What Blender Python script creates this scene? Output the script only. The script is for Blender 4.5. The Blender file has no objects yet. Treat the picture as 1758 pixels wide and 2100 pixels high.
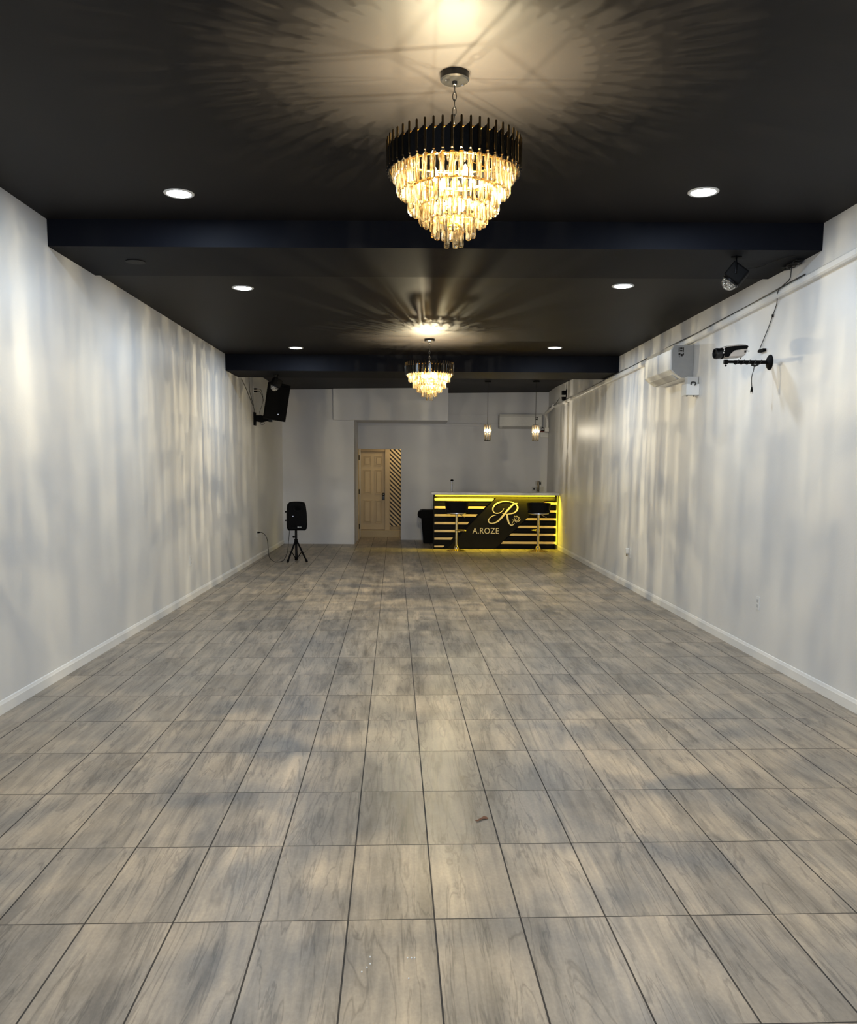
import bpy, bmesh, math, random
from mathutils import Vector, Matrix
random.seed(7)
S = bpy.context.scene
COL = S.collection
PI = math.pi

# ------------------------------------------------------------------ camera
F_PX, CY = 1764.08, 1172.1
YAW, PITCH, ROLL, EYE = 0.0133, -0.1189, 0.0068, 1.5962
cam_d = bpy.data.cameras.new('camera'); cam = bpy.data.objects.new('camera', cam_d); COL.objects.link(cam)
cam_d.sensor_fit = 'HORIZONTAL'; cam_d.sensor_width = 36.0; cam_d.lens = F_PX / 1758 * 36.0
cam_d.shift_y = (CY - 1050) / 1758; cam_d.clip_start = 0.05; cam_d.clip_end = 100
f = Vector((math.sin(YAW), math.cos(YAW), 0)); r = Vector((math.cos(YAW), -math.sin(YAW), 0)); u = Vector((0, 0, 1))
f2 = f * math.cos(PITCH) + u * math.sin(PITCH); u2 = u * math.cos(PITCH) - f * math.sin(PITCH)
r3 = r * math.cos(ROLL) + u2 * math.sin(ROLL); u3 = u2 * math.cos(ROLL) - r * math.sin(ROLL)
M = Matrix((r3, u3, -f2)).transposed().to_4x4(); M.translation = Vector((0, 0, EYE))
cam.matrix_world = M
S.camera = cam
# ------------------------------------------------------------------ view
S.view_settings.view_transform = 'Standard'; S.view_settings.look = 'None'
S.view_settings.exposure = 0.0; S.view_settings.gamma = 1.0; S.view_settings.use_curve_mapping = False
S.cycles.transparent_max_bounces = 24
S.cycles.max_bounces = 8
S.cycles.diffuse_bounces = 4
# ------------------------------------------------------------------ world + daylight through the shopfront behind the camera
W = bpy.data.worlds.new('world'); S.world = W; W.use_nodes = True
W.node_tree.nodes['Background'].inputs[0].default_value = (0.62, 0.74, 1.0, 1)
W.node_tree.nodes['Background'].inputs[1].default_value = 1.0
P_DAY, P_BULB, P_DOWN, P_LED, P_HALL, P_PEND = 140.0, 68.0, 21.0, 46.0, 7.0, 2.2

def area(name, loc, rot, sx, sy, power, color, spread=PI):
    l = bpy.data.lights.new(name, 'AREA'); l.shape = 'RECTANGLE'; l.size = sx; l.size_y = sy
    l.energy = power; l.color = color; l.spread = spread
    o = bpy.data.objects.new(name, l); o.location = loc; o.rotation_euler = rot; COL.objects.link(o); return o
def point(name, loc, power, color, rad=0.01):
    l = bpy.data.lights.new(name, 'POINT'); l.energy = power; l.color = color; l.shadow_soft_size = rad
    o = bpy.data.objects.new(name, l); o.location = loc; COL.objects.link(o); return o
area('daylight', (0.15, -2.35, 1.55), (PI / 2, 0, 0), 4.9, 2.5, P_DAY, (0.72, 0.83, 1.0))

# ------------------------------------------------------------------ materials
def srgb(h):
    c = [int(h[i:i + 2], 16) / 255 for i in (0, 2, 4)]
    return tuple((x / 12.92 if x <= 0.04045 else ((x + 0.055) / 1.055) ** 2.4) for x in c) + (1,)
def mat(name, hexc, rough=0.5, metal=0.0, spec=0.5, noise=0.0, nscale=20, bump=0.0, bscale=200, coat=0.0):
    m = bpy.data.materials.new(name); m.use_nodes = True; nt = m.node_tree; b = nt.nodes['Principled BSDF']
    b.inputs['Base Color'].default_value = srgb(hexc); b.inputs['Roughness'].default_value = rough
    b.inputs['Metallic'].default_value = metal; b.inputs['Specular IOR Level'].default_value = spec
    b.inputs['Coat Weight'].default_value = coat
    tc = nt.nodes.new('ShaderNodeTexCoord')
    n = nt.nodes.new('ShaderNodeTexNoise'); n.inputs['Scale'].default_value = nscale; n.inputs['Detail'].default_value = 4
    nt.links.new(tc.outputs['Object'], n.inputs['Vector'])
    mx = nt.nodes.new('ShaderNodeMix'); mx.data_type = 'RGBA'; mx.blend_type = 'MULTIPLY'; mx.inputs[0].default_value = 1
    mx.inputs[6].default_value = srgb(hexc)
    rp = nt.nodes.new('ShaderNodeMapRange'); rp.inputs['To Min'].default_value = 1 - noise; rp.inputs['To Max'].default_value = 1 + noise
    rp.inputs['From Min'].default_value = 0.3; rp.inputs['From Max'].default_value = 0.7
    nt.links.new(n.outputs['Fac'], rp.inputs['Value']); nt.links.new(rp.outputs['Result'], mx.inputs[7])
    nt.links.new(mx.outputs[2], b.inputs['Base Color'])
    if bump:
        n2 = nt.nodes.new('ShaderNodeTexNoise'); n2.inputs['Scale'].default_value = bscale; n2.inputs['Detail'].default_value = 3
        nt.links.new(tc.outputs['Object'], n2.inputs['Vector'])
        bp = nt.nodes.new('ShaderNodeBump'); bp.inputs['Strength'].default_value = bump; bp.inputs['Distance'].default_value = 0.01
        nt.links.new(n2.outputs['Fac'], bp.inputs['Height']); nt.links.new(bp.outputs['Normal'], b.inputs['Normal'])
    return m
def emis(name, col, strength, transp=False):
    m = bpy.data.materials.new(name); m.use_nodes = True; nt = m.node_tree; nt.nodes.clear()
    o = nt.nodes.new('ShaderNodeOutputMaterial'); e = nt.nodes.new('ShaderNodeEmission')
    e.inputs[0].default_value = col + (1,); e.inputs[1].default_value = strength
    if transp:
        a = nt.nodes.new('ShaderNodeAddShader'); t = nt.nodes.new('ShaderNodeBsdfTransparent')
        nt.links.new(e.outputs[0], a.inputs[0]); nt.links.new(t.outputs[0], a.inputs[1]); nt.links.new(a.outputs[0], o.inputs[0])
    else: nt.links.new(e.outputs[0], o.inputs[0])
    return m
M_wall = mat('wall_paint', 'D9D8D6', 0.42, spec=0.4, noise=0.03, nscale=1.7, bump=0.06, bscale=60)
M_backwall = mat('back_wall_paint', 'D0D1D6', 0.5, spec=0.4, noise=0.03, nscale=1.7, bump=0.05, bscale=60)
M_trim = mat('trim_paint', 'E2E0DC', 0.38, noise=0.02, nscale=5)
M_ceil = mat('ceiling_paint', '1E1C1C', 0.56, spec=0.10, noise=0.10, nscale=1.2, bump=0.02, bscale=30)
M_beam = mat('beam_paint', '080A12', 0.65, spec=0.12, noise=0.06, nscale=1.5, bump=0.03, bscale=30)
M_black = mat('black_plastic', '060607', 0.65, spec=.10, noise=0.1)
M_grille = mat('speaker_grille', '08080A', 0.6, spec=.1, noise=0.35, nscale=160, bump=0.5, bscale=400)
M_blackmetal = mat('black_metal', '101012', 0.35, metal=0.6, noise=0.1)
M_cable = mat('black_cable', '141312', 0.5, noise=0.1)
M_gunmetal = mat('gunmetal', '353536', 0.28, metal=0.9, noise=0.1)
M_slat = mat('smoked_black_slat', '0D0C0B', 0.14, metal=0.3, spec=0.7, noise=0.1)
M_brass = mat('pale_brass', 'D8C493', 0.22, metal=1.0, noise=0.05)
M_endshade = mat('shaded_end_cap', '959594', 0.45, noise=0.03)  # air conditioner ends: shade on the plastic painted in as grey
M_projbody = mat('projector_shell', 'B5AEA8', 0.4, noise=0.02)
M_gold = mat('polished_gold', 'E2B45A', 0.2, metal=1.0, noise=0.06)
M_goldrod = mat('champagne_gold', 'B08D4C', 0.25, metal=1.0, noise=0.06)
M_rod = mat('dark_bronze_rod', '4A3C26', 0.25, metal=0.9, noise=0.1)
M_chrome = mat('chrome', 'C9C9CB', 0.15, metal=1.0, noise=0.03)
M_wplastic = mat('white_plastic', 'DCDCDA', 0.4, noise=0.02)
M_gplastic = mat('grey_white_plastic', 'B9B9B8', 0.4, noise=0.02)
M_dark = mat('dark_gap', '1A1712', 0.7, noise=0.05)
M_door = mat('beige_door_paint', 'C9B48E', 0.45, noise=0.03, nscale=6)
M_hall = mat('hall_paint', 'BFAE8C', 0.6, noise=0.05, nscale=4)
M_counter = mat('white_counter', 'C9C9C9', 0.3, noise=0.06, nscale=12)
M_barblack = mat('bar_black_board', '0C0B09', 0.5, spec=0.08, noise=0.15, nscale=8)
M_barpanel = mat('bar_black_panel', '1B1912', 0.5, spec=0.08, noise=0.1, nscale=8)
M_strip = mat('cream_slat', 'D9C08C', 0.35, spec=0.5, noise=0.04, nscale=9)
M_logo = mat('ivory_letters', 'DDD0B0', 0.4, noise=0.03)
M_leather = mat('black_leather', '050506', 0.6, spec=.15, noise=0.15, bump=0.3, bscale=60)
M_leaf = mat('dry_leaf', '7A4A2C', 0.7, noise=0.25, nscale=60)
M_crumb = mat('white_crumb', 'EFECE4', 0.8, noise=0.05)
M_led = emis('yellow_led', (1.0, 0.78, 0.03), 2.6)
M_down = emis('downlight_glow', (0.86, 0.95, 1.0), 22)
M_bulb = emis('bulb_glow', (1.0, 0.86, 0.55), 30, True)
M_dot = emis('speaker_power_light', (0.75, 0.8, 1.0), 0.7)

def crystal_mat(name, tint, body, tl, cut=.35):
    m = bpy.data.materials.new(name); m.use_nodes = True; nt = m.node_tree; nt.nodes.clear(); L = nt.links
    o = nt.nodes.new('ShaderNodeOutputMaterial')
    t = nt.nodes.new('ShaderNodeBsdfTransparent'); t.inputs[0].default_value = tint + (1,)
    tr = nt.nodes.new('ShaderNodeBsdfTranslucent')
    df = nt.nodes.new('ShaderNodeBsdfDiffuse')
    g = nt.nodes.new('ShaderNodeBsdfGlossy'); g.inputs['Roughness'].default_value = 0.12; g.inputs[0].default_value = body + (1,)
    # facet bands put into the tint, clear and dark, to streak the bulb light
    tc = nt.nodes.new('ShaderNodeTexCoord'); n = nt.nodes.new('ShaderNodeTexNoise')
    mp = nt.nodes.new('ShaderNodeMapping'); mp.inputs['Scale'].default_value = (1, 1, 0.10)
    n.inputs['Scale'].default_value = 190; n.inputs['Detail'].default_value = 1
    L.new(tc.outputs['Object'], mp.inputs[0]); L.new(mp.outputs[0], n.inputs['Vector'])
    cr = nt.nodes.new('ShaderNodeValToRGB'); cr.color_ramp.elements[0].position = 0.42; cr.color_ramp.elements[1].position = 0.58
    cr.color_ramp.elements[0].color = (0.55, 0.33, 0.10, 1); cr.color_ramp.elements[1].color = body + (1,)
    L.new(n.outputs['Fac'], cr.inputs[0]); L.new(cr.outputs[0], tr.inputs[0]); L.new(cr.outputs[0], df.inputs[0])
    ct = nt.nodes.new('ShaderNodeValToRGB'); ct.color_ramp.elements[0].position = 0.44; ct.color_ramp.elements[1].position = 0.56
    ct.color_ramp.elements[0].color = (tint[0] * cut, tint[1] * cut * .87, tint[2] * cut * .66, 1); ct.color_ramp.elements[1].color = (1, 1, .97, 1)
    L.new(n.outputs['Fac'], ct.inputs[0]); L.new(ct.outputs[0], t.inputs[0])
    m1 = nt.nodes.new('ShaderNodeMixShader'); m1.inputs[0].default_value = 0.5; L.new(tr.outputs[0], m1.inputs[1]); L.new(df.outputs[0], m1.inputs[2])
    m2 = nt.nodes.new('ShaderNodeMixShader'); m2.inputs[0].default_value = tl; L.new(t.outputs[0], m2.inputs[1]); L.new(m1.outputs[0], m2.inputs[2])
    lw = nt.nodes.new('ShaderNodeFresnel'); lw.inputs[0].default_value = 1.6
    m3 = nt.nodes.new('ShaderNodeMixShader'); L.new(lw.outputs[0], m3.inputs[0]); L.new(m2.outputs[0], m3.inputs[1]); L.new(g.outputs[0], m3.inputs[2])
    L.new(m3.outputs[0], o.inputs[0]); return m
M_crystal = crystal_mat('faceted_crystal', (0.84, 0.78, 0.66), (1.0, 0.95, 0.80), 0.035)
M_pendcr = crystal_mat('clear_crystal', (0.95, 0.95, 0.92), (0.95, 0.93, 0.85), 0.08, .5)
M_glass = crystal_mat('clear_bottle', (0.85, 0.87, 0.86), (0.8, 0.8, 0.8), 0.05, .9)

# floor tiles: 0.308 x 0.6126 m stacked grid turned 1.54 degrees, travertine veins along each tile
def floor_mat():
    m = bpy.data.materials.new('travertine_tile'); m.use_nodes = True; nt = m.node_tree; L = nt.links; b = nt.nodes['Principled BSDF']
    def nd(t, **k):
        x = nt.nodes.new(t)
        for a, v in k.items(): setattr(x, a, v)
        return x
    def mth(op, a, b2=None, c=None):
        x = nd('ShaderNodeMath', operation=op)
        for i, v in enumerate((a, b2, c)):
            if v is None: continue
            if isinstance(v, (int, float)): x.inputs[i].default_value = v
            else: L.new(v, x.inputs[i])
        return x.outputs[0]
    tc = nd('ShaderNodeTexCoord'); mp = nd('ShaderNodeMapping'); mp.vector_type = 'POINT'
    mp.inputs['Rotation'].default_value = (0, 0, -TILE_T)
    L.new(tc.outputs['Object'], mp.inputs[0]); sp = nd('ShaderNodeSeparateXYZ'); L.new(mp.outputs[0], sp.inputs[0])
    u_ = mth('DIVIDE', mth('SUBTRACT', sp.outputs[0], TILE_OX), 0.308); v_ = mth('DIVIDE', mth('SUBTRACT', sp.outputs[1], TILE_OY), 0.6126)
    iu, iv = mth('FLOOR', u_), mth('FLOOR', v_); fu, fv = mth('FRACT', u_), mth('FRACT', v_)
    du = mth('MULTIPLY', mth('MINIMUM', fu, mth('SUBTRACT', 1, fu)), 0.308); dv = mth('MULTIPLY', mth('MINIMUM', fv, mth('SUBTRACT', 1, fv)), 0.6126)
    gu = mth('LESS_THAN', du, 0.0030); gv = mth('LESS_THAN', dv, 0.0026); grout = mth('MAXIMUM', gu, gv)
    idv = nd('ShaderNodeCombineXYZ'); L.new(iu, idv.inputs[0]); L.new(iv, idv.inputs[1])
    wn = nd('ShaderNodeTexWhiteNoise', noise_dimensions='2D'); L.new(idv.outputs[0], wn.inputs['Vector'])
    off = nd('ShaderNodeVectorMath', operation='MULTIPLY'); L.new(wn.outputs['Color'], off.inputs[0]); off.inputs[1].default_value = (40, 40, 40)
    loc = nd('ShaderNodeCombineXYZ'); L.new(sp.outputs[0], loc.inputs[0]); L.new(sp.outputs[1], loc.inputs[1])
    ad = nd('ShaderNodeVectorMath', operation='ADD'); L.new(loc.outputs[0], ad.inputs[0]); L.new(off.outputs[0], ad.inputs[1])
    def nz(scx, scy, scale, det, dist=0.0, rough=0.55):
        q = nd('ShaderNodeMapping'); q.inputs['Scale'].default_value = (scx, scy, 1); L.new(ad.outputs[0], q.inputs[0])
        n = nd('ShaderNodeTexNoise'); n.inputs['Scale'].default_value = scale; n.inputs['Detail'].default_value = det
        n.inputs['Distortion'].default_value = dist; n.inputs['Roughness'].default_value = rough; L.new(q.outputs[0], n.inputs['Vector']); return n.outputs['Fac']
    broad = nz(9, 1.1, 1, 3, 0.4); vein = nz(26, 2.2, 1, 5, 0.9, 0.65); fine = nz(1, 0.6, 90, 3); cloud = nz(4, 4, 1, 3, 0.5)
    c1 = nd('ShaderNodeValToRGB'); e = c1.color_ramp.elements
    e[0].position = 0.35; e[0].color = srgb('6E665C'); e[1].position = 0.62; e[1].color = srgb('AEA08E')
    x = c1.color_ramp.elements.new(0.48); x.color = srgb('91877A')
    s = mth('ADD', mth('MULTIPLY', broad, 0.5), mth('ADD', mth('MULTIPLY', vein, 0.34), mth('MULTIPLY', cloud, 0.16))); L.new(s, c1.inputs[0])
    # narrow dark vein lines
    ridge = mth('ABSOLUTE', mth('SUBTRACT', nz(11, 0.9, 1, 4, 1.2), 0.5))
    line = nd('ShaderNodeMapRange'); L.new(ridge, line.inputs['Value']); line.inputs['From Max'].default_value = 0.03
    line.inputs['To Min'].default_value = 0.66; line.inputs['To Max'].default_value = 1.0
    fr = nd('ShaderNodeMapRange'); L.new(fine, fr.inputs['Value']); fr.inputs['From Min'].default_value = 0.3; fr.inputs['From Max'].default_value = 0.7
    fr.inputs['To Min'].default_value = 0.92; fr.inputs['To Max'].default_value = 1.08
    tv = mth('ADD', mth('MULTIPLY', wn.outputs['Value'], 0.14), 0.93)
    k = mth('MULTIPLY', mth('MULTIPLY', line.outputs[0], fr.outputs[0]), tv)
    mx = nd('ShaderNodeMix', data_type='RGBA', blend_type='MULTIPLY'); mx.inputs[0].default_value = 1; L.new(c1.outputs[0], mx.inputs[6]); L.new(k, mx.inputs[7])
    gx = nd('ShaderNodeMix', data_type='RGBA'); L.new(grout, gx.inputs[0]); L.new(mx.outputs[2], gx.inputs[6]); gx.inputs[7].default_value = srgb('37332F')
    L.new(gx.outputs[2], b.inputs['Base Color'])
    rr = nd('ShaderNodeMapRange'); L.new(vein, rr.inputs['Value']); rr.inputs['To Min'].default_value = 0.30; rr.inputs['To Max'].default_value = 0.50
    rg = mth('MAXIMUM', rr.outputs[0], mth('MULTIPLY', grout, 0.9)); L.new(rg, b.inputs['Roughness'])
    b.inputs['Specular IOR Level'].default_value = 0.5
    h = mth('SUBTRACT', mth('MULTIPLY', fine, 0.03), grout)
    bp = nd('ShaderNodeBump'); bp.inputs['Strength'].default_value = 0.35; bp.inputs['Distance'].default_value = 0.0015
    L.new(h, bp.inputs['Height']); L.new(bp.outputs[0], b.inputs['Normal'])
    return m
TILE_T, TILE_OX, TILE_OY = 0.0268, 0.1464, 2.8997
M_floor = floor_mat()

def stripe_mat():
    m = mat('diagonal_stripes', 'D0BE98', 0.5); nt = m.node_tree; b = nt.nodes['Principled BSDF']; L = nt.links
    tc = nt.nodes.new('ShaderNodeTexCoord'); sp = nt.nodes.new('ShaderNodeSeparateXYZ'); L.new(tc.outputs['Object'], sp.inputs[0])
    a = nt.nodes.new('ShaderNodeMath'); a.operation = 'MULTIPLY_ADD'; L.new(sp.outputs[0], a.inputs[0]); a.inputs[1].default_value = 0.98; L.new(sp.outputs[2], a.inputs[2])
    d = nt.nodes.new('ShaderNodeMath'); d.operation = 'DIVIDE'; L.new(a.outputs[0], d.inputs[0]); d.inputs[1].default_value = 0.1015
    fr = nt.nodes.new('ShaderNodeMath'); fr.operation = 'FRACT'; L.new(d.outputs[0], fr.inputs[0])
    g = nt.nodes.new('ShaderNodeMath'); g.operation = 'GREATER_THAN'; L.new(fr.outputs[0], g.inputs[0]); g.inputs[1].default_value = 0.53
    mx = nt.nodes.new('ShaderNodeMix'); mx.data_type = 'RGBA'; L.new(g.outputs[0], mx.inputs[0]); mx.inputs[6].default_value = srgb('DCC79C'); mx.inputs[7].default_value = srgb('17100D')
    L.new(mx.outputs[2], b.inputs['Base Color']); return m
M_stripe = stripe_mat()

# ------------------------------------------------------------------ mesh helpers
class MB:
    def __init__(s): s.bm = bmesh.new()
    def box(s, x0, x1, y0, y1, z0, z1, mtx=None, bev=0.0):
        r = bmesh.ops.create_cube(s.bm, size=1)['verts']
        for v in r: v.co = Vector((x0 + (v.co.x + .5) * (x1 - x0), y0 + (v.co.y + .5) * (y1 - y0), z0 + (v.co.z + .5) * (z1 - z0)))
        if bev:
            es = list({e for v in r for e in v.link_edges})
            q = bmesh.ops.bevel(s.bm, geom=es, offset=bev, segments=3, affect='EDGES', profile=0.6)
            r = list({v for f in q['faces'] for v in f.verts} | {v for v in r if v.is_valid})
            st = list(r); seen = set(r)
            while st:
                v = st.pop()
                for e in v.link_edges:
                    w = e.other_vert(v)
                    if w not in seen: seen.add(w); st.append(w)
            r = list(seen)
        if mtx is not None: bmesh.ops.transform(s.bm, matrix=mtx, verts=r)
        return s
    def prism(s, pts, axis, a, b):   # pts 2D polygon extruded along axis from a to b ('y': (x,z), 'z': (x,y), 'x': (y,z))
        def mk(p, t): return {'y': (p[0], t, p[1]), 'z': (p[0], p[1], t), 'x': (t, p[0], p[1])}[axis]
        v0 = [s.bm.verts.new(mk(p, a)) for p in pts]; v1 = [s.bm.verts.new(mk(p, b)) for p in pts]; n = len(pts)
        s.bm.faces.new(v0); s.bm.faces.new(v1[::-1])
        for i in range(n): s.bm.faces.new((v0[i], v1[i], v1[(i + 1) % n], v0[(i + 1) % n]))
        return s
    def lathe(s, prof, seg=24, mtx=None, ang=2 * PI):   # prof: (r,z) list about z
        rings = []; full = abs(ang - 2 * PI) < 1e-6; ns = seg if full else seg + 1
        for r, z in prof:
            rings.append([s.bm.verts.new((r * math.cos(ang * i / seg), r * math.sin(ang * i / seg), z)) for i in range(ns)])
        for a, b in zip(rings, rings[1:]):
            for i in range(seg):
                j = (i + 1) % ns
                s.bm.faces.new((a[i], a[j], b[j], b[i]))
        if full: s.bm.faces.new(rings[0][::-1]); s.bm.faces.new(rings[-1])
        if mtx is not None: bmesh.ops.transform(s.bm, matrix=mtx, verts=[v for R in rings for v in R])
        return s
    def tube(s, pts, rad, seg=10, closed=False):
        pts = [Vector(p) for p in pts]; n = len(pts); rings = []; prev = None
        for i, p in enumerate(pts):
            if closed: d = pts[(i + 1) % n] - pts[i - 1]
            else: d = pts[min(i + 1, n - 1)] - pts[max(i - 1, 0)]
            d.normalize()
            if prev is None: a = d.orthogonal().normalized()
            else: a = (prev - d * prev.dot(d)).normalized()
            prev = a; b = d.cross(a); rr = rad[i] if isinstance(rad, (list, tuple)) else rad
            rings.append([s.bm.verts.new(p + (a * math.cos(2 * PI * k / seg) + b * math.sin(2 * PI * k / seg)) * rr) for k in range(seg)])
        m = n if closed else n - 1
        for i in range(m):
            A, B = rings[i], rings[(i + 1) % n]
            for k in range(seg): s.bm.faces.new((A[k], A[(k + 1) % seg], B[(k + 1) % seg], B[k]))
        if not closed: s.bm.faces.new(rings[0][::-1]); s.bm.faces.new(rings[-1])
        return s
    def sphere(s, c, r, seg=20, sc=(1, 1, 1)):
        q = bmesh.ops.create_uvsphere(s.bm, u_segments=seg, v_segments=seg // 2, radius=r)['verts']
        for v in q: v.co = Vector((v.co.x * sc[0] + c[0], v.co.y * sc[1] + c[1], v.co.z * sc[2] + c[2]))
        return s
    def build(s, name, material, parent=None, smooth=False, mtx=None):
        if mtx is not None: bmesh.ops.transform(s.bm, matrix=mtx, verts=s.bm.verts)
        bmesh.ops.recalc_face_normals(s.bm, faces=s.bm.faces)
        me = bpy.data.meshes.new(name); s.bm.to_mesh(me); s.bm.free()
        me.materials.append(material)
        if smooth:
            for p in me.polygons: p.use_smooth = True
            try: me.set_sharp_from_angle(angle=math.radians(38))
            except Exception: pass
        o = bpy.data.objects.new(name, me); COL.objects.link(o)
        if parent is not None: o.parent = parent
        return o
def thing(name, label, cat, loc, rotz=0, group=None):
    o = bpy.data.objects.new(name, None); o.empty_display_size = 0.1; COL.objects.link(o)
    o.location = loc; o.rotation_euler = (0, 0, rotz); o['label'] = label; o['category'] = cat
    if group: o['group'] = group
    return o
def tag(o, label, cat, group=None, kind=None):
    o['label'] = label; o['category'] = cat
    if group: o['group'] = group
    if kind: o['kind'] = kind
    return o
def struct(name, mb, m, parent=None, smooth=False):
    o = mb.build(name, m, parent, smooth)
    if parent is None: o['kind'] = 'structure'
    return o
def dup(root, loc, rotz=None, label=None):
    def cp(o, par):
        c = o.copy(); COL.objects.link(c)
        if par is not None: c.parent = par
        for ch in o.children: cp(ch, c)
        return c
    rt = cp(root, None); rt.location = loc
    if rotz is not None: rt.rotation_euler = (0, 0, rotz)
    if label: rt['label'] = label
    return rt
def smooth_path(pts, n=8):
    P = [Vector(p) for p in pts]; out = []
    for i in range(len(P) - 1):
        p0, p1, p2, p3 = P[max(i - 1, 0)], P[i], P[i + 1], P[min(i + 2, len(P) - 1)]
        for k in range(n):
            t = k / n
            out.append(0.5 * ((2 * p1) + (p2 - p0) * t + (2 * p0 - 5 * p1 + 4 * p2 - p3) * t * t + (3 * p1 - p0 - 3 * p2 + p3) * t ** 3))
    out.append(P[-1]); return out

# ------------------------------------------------------------------ room shell
XL = lambda y: -2.6312 - 0.011 * y
XR = lambda y: 2.9768 - 0.0079 * y
ZA, ZB = 3.377, 3.212
YF = -2.3
struct('floor', MB().box(-3.2, 3.4, YF - .2, 21.2, -0.12, 0), M_floor)
struct('wall_left', MB().prism([(XL(YF), YF), (XL(18.2), 18.2), (XL(18.2) - .2, 18.2), (XL(YF) - .2, YF)], 'z', 0, 3.6), M_wall)
struct('wall_right', MB().prism([(XR(YF), YF), (XR(18.0), 18.0), (2.90, 19.37), (3.15, 19.37), (XR(YF) + .2, YF)], 'z', 0, 3.6), M_wall)
# shopfront end behind the camera: wall round a wide window opening
wf = MB(); wf.box(-2.9, -2.3, YF - .2, YF, 0, 3.6); wf.box(2.6, 3.2, YF - .2, YF, 0, 3.6); wf.box(-2.3, 2.6, YF - .2, YF, 2.85, 3.6); wf.box(-2.3, 2.6, YF - .2, YF, 0, .3)
struct('wall_front', wf, M_wall)
fr = MB()
for x in (-2.3, -0.7, 0.95, 2.55): fr.box(x, x + .05, YF - .12, YF - .06, .3, 2.85)
fr.box(-2.3, 2.6, YF - .12, YF - .06, .3, .35); fr.box(-2.3, 2.6, YF - .12, YF - .06, 2.8, 2.85)
struct('window_1', fr, M_blackmetal)
# back end
struct('wall_back', MB().box(-3.1, -1.33, 18.2, 18.45, 0, 3.5).box(-1.55, -1.33, 18.4, 20.3, 0, 3.5), M_backwall)
wr = MB().box(-.375, 3.15, 19.37, 19.5, 0, 3.6).box(-1.35, -.375, 19.37, 19.5, 2.025, 3.6)
struct('wall_rear', wr, M_backwall)
struct('trim_5', MB().box(-1.757, .625, 18.10, 19.37, 2.59, 3.5, bev=.006), M_backwall)       # boxed bulkhead over the doorway
struct('trim_6', MB().box(-1.33, 1.82, 19.34, 19.37, 2.54, 2.60, bev=.008).box(.625, 2.9, 19.355, 19.37, 2.79, 2.80), M_backwall)
# ceiling: three levels
ce = MB()
def slab(yl0, yl1, sk0, sk1, zc):
    y = lambda s, x: s - 0.0189 * x if s > 0 else s
    ce.prism([(-3.2, y(yl0, -3.2) if sk0 else yl0), (3.4, y(yl0, 3.4) if sk0 else yl0), (3.4, y(yl1, 3.4) if sk1 else yl1), (-3.2, y(yl1, -3.2) if sk1 else yl1)], 'z', zc, 3.65)
slab(YF - .2, 6.49, 0, 1, ZA); slab(7.4, 12.7, 1, 1, ZB)
q = [(-3.2, 13.5, 3.212), (3.4, 13.4, 3.212), (3.4, 19.5, 3.305), (-3.2, 19.5, 3.200)]
lo = [ce.bm.verts.new(p) for p in q]; hi = [ce.bm.verts.new((p[0], p[1], 3.65)) for p in q]
ce.bm.faces.new(lo); ce.bm.faces.new(hi[::-1])
for i in range(4): ce.bm.faces.new((lo[i], hi[i], hi[(i + 1) % 4], lo[(i + 1) % 4]))
struct('ceiling', ce, M_ceil)
def skewbox(y0, y1, z0, z1, m, name):
    k = lambda y, x: y - 0.0189 * x
    struct(name, MB().prism([(-3.1, k(y0, -3.1)), (3.3, k(y0, 3.3)), (3.3, k(y1, 3.3)), (-3.1, k(y1, -3.1))], 'z', z0, z1), m)
skewbox(6.486, 7.44, 3.187, 3.64, M_beam, 'trim_1')
skewbox(12.60, 13.55, 2.981, 3.64, M_beam, 'trim_2')
# baseboards
def base(name, x0, y0, x1, y1, side):
    t, h = .014, .088
    prof = [(0, 0), (side * t, 0), (side * t, h * .72), (side * t * .75, h * .8), (side * t * .4, h * .95), (0, h)]
    mb = MB(); a = [mb.bm.verts.new((x0 + p[0], y0, p[1])) for p in prof]; b = [mb.bm.verts.new((x1 + p[0], y1, p[1])) for p in prof]
    mb.bm.faces.new(a); mb.bm.faces.new(b[::-1])
    for i in range(len(prof)): mb.bm.faces.new((a[i], b[i], b[(i + 1) % len(prof)], a[(i + 1) % len(prof)]))
    struct(name, mb, M_trim)
base('baseboard_left', XL(YF), YF, XL(18.2), 18.2, 1)
base('baseboard_right', XR(YF), YF, XR(18.0), 18.0, -1)
struct('baseboard_back', MB().box(XL(18.2), -1.33, 18.188, 18.2, 0, .05).box(-.375, 2.85, 19.358, 19.37, 0, .05), M_backwall)
# boxed conduit ledge along the right wall
mb = MB()
def ledge_ring(y, z0, z1, d):
    x = XR(y); return [mb.bm.verts.new(p) for p in ((x + .01, y, z1), (x - d * .8, y, z1), (x - d, y, z1 - .012), (x - d, y, z0 + .012), (x - d * .75, y, z0), (x + .01, y, z0))]
ks = [(-2.3, 3.175, 3.115), (5.92, 3.07, 3.012), (7.13, 3.037, 2.979), (9.22, 2.995, 2.932), (12.59, 2.958, 2.895), (15.2, 2.93, 2.87), (17.9, 2.905, 2.85)]
R_ = [ledge_ring(y, z0, z1, .045) for y, z1, z0 in ks]
for A, B in zip(R_, R_[1:]):
    for i in range(6): mb.bm.faces.new((A[i], B[i], B[(i + 1) % 6], A[(i + 1) % 6]))
mb.bm.faces.new(R_[0]); mb.bm.faces.new(R_[-1][::-1])
struct('trim_3', mb, M_trim)
# thin lip where the two ceiling levels meet
struct('trim_4', MB().prism([(-3.1, 7.49), (3.3, 7.37), (3.3, 7.40), (-3.1, 7.52)], 'z', 3.2, 3.215), M_beam)

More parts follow.
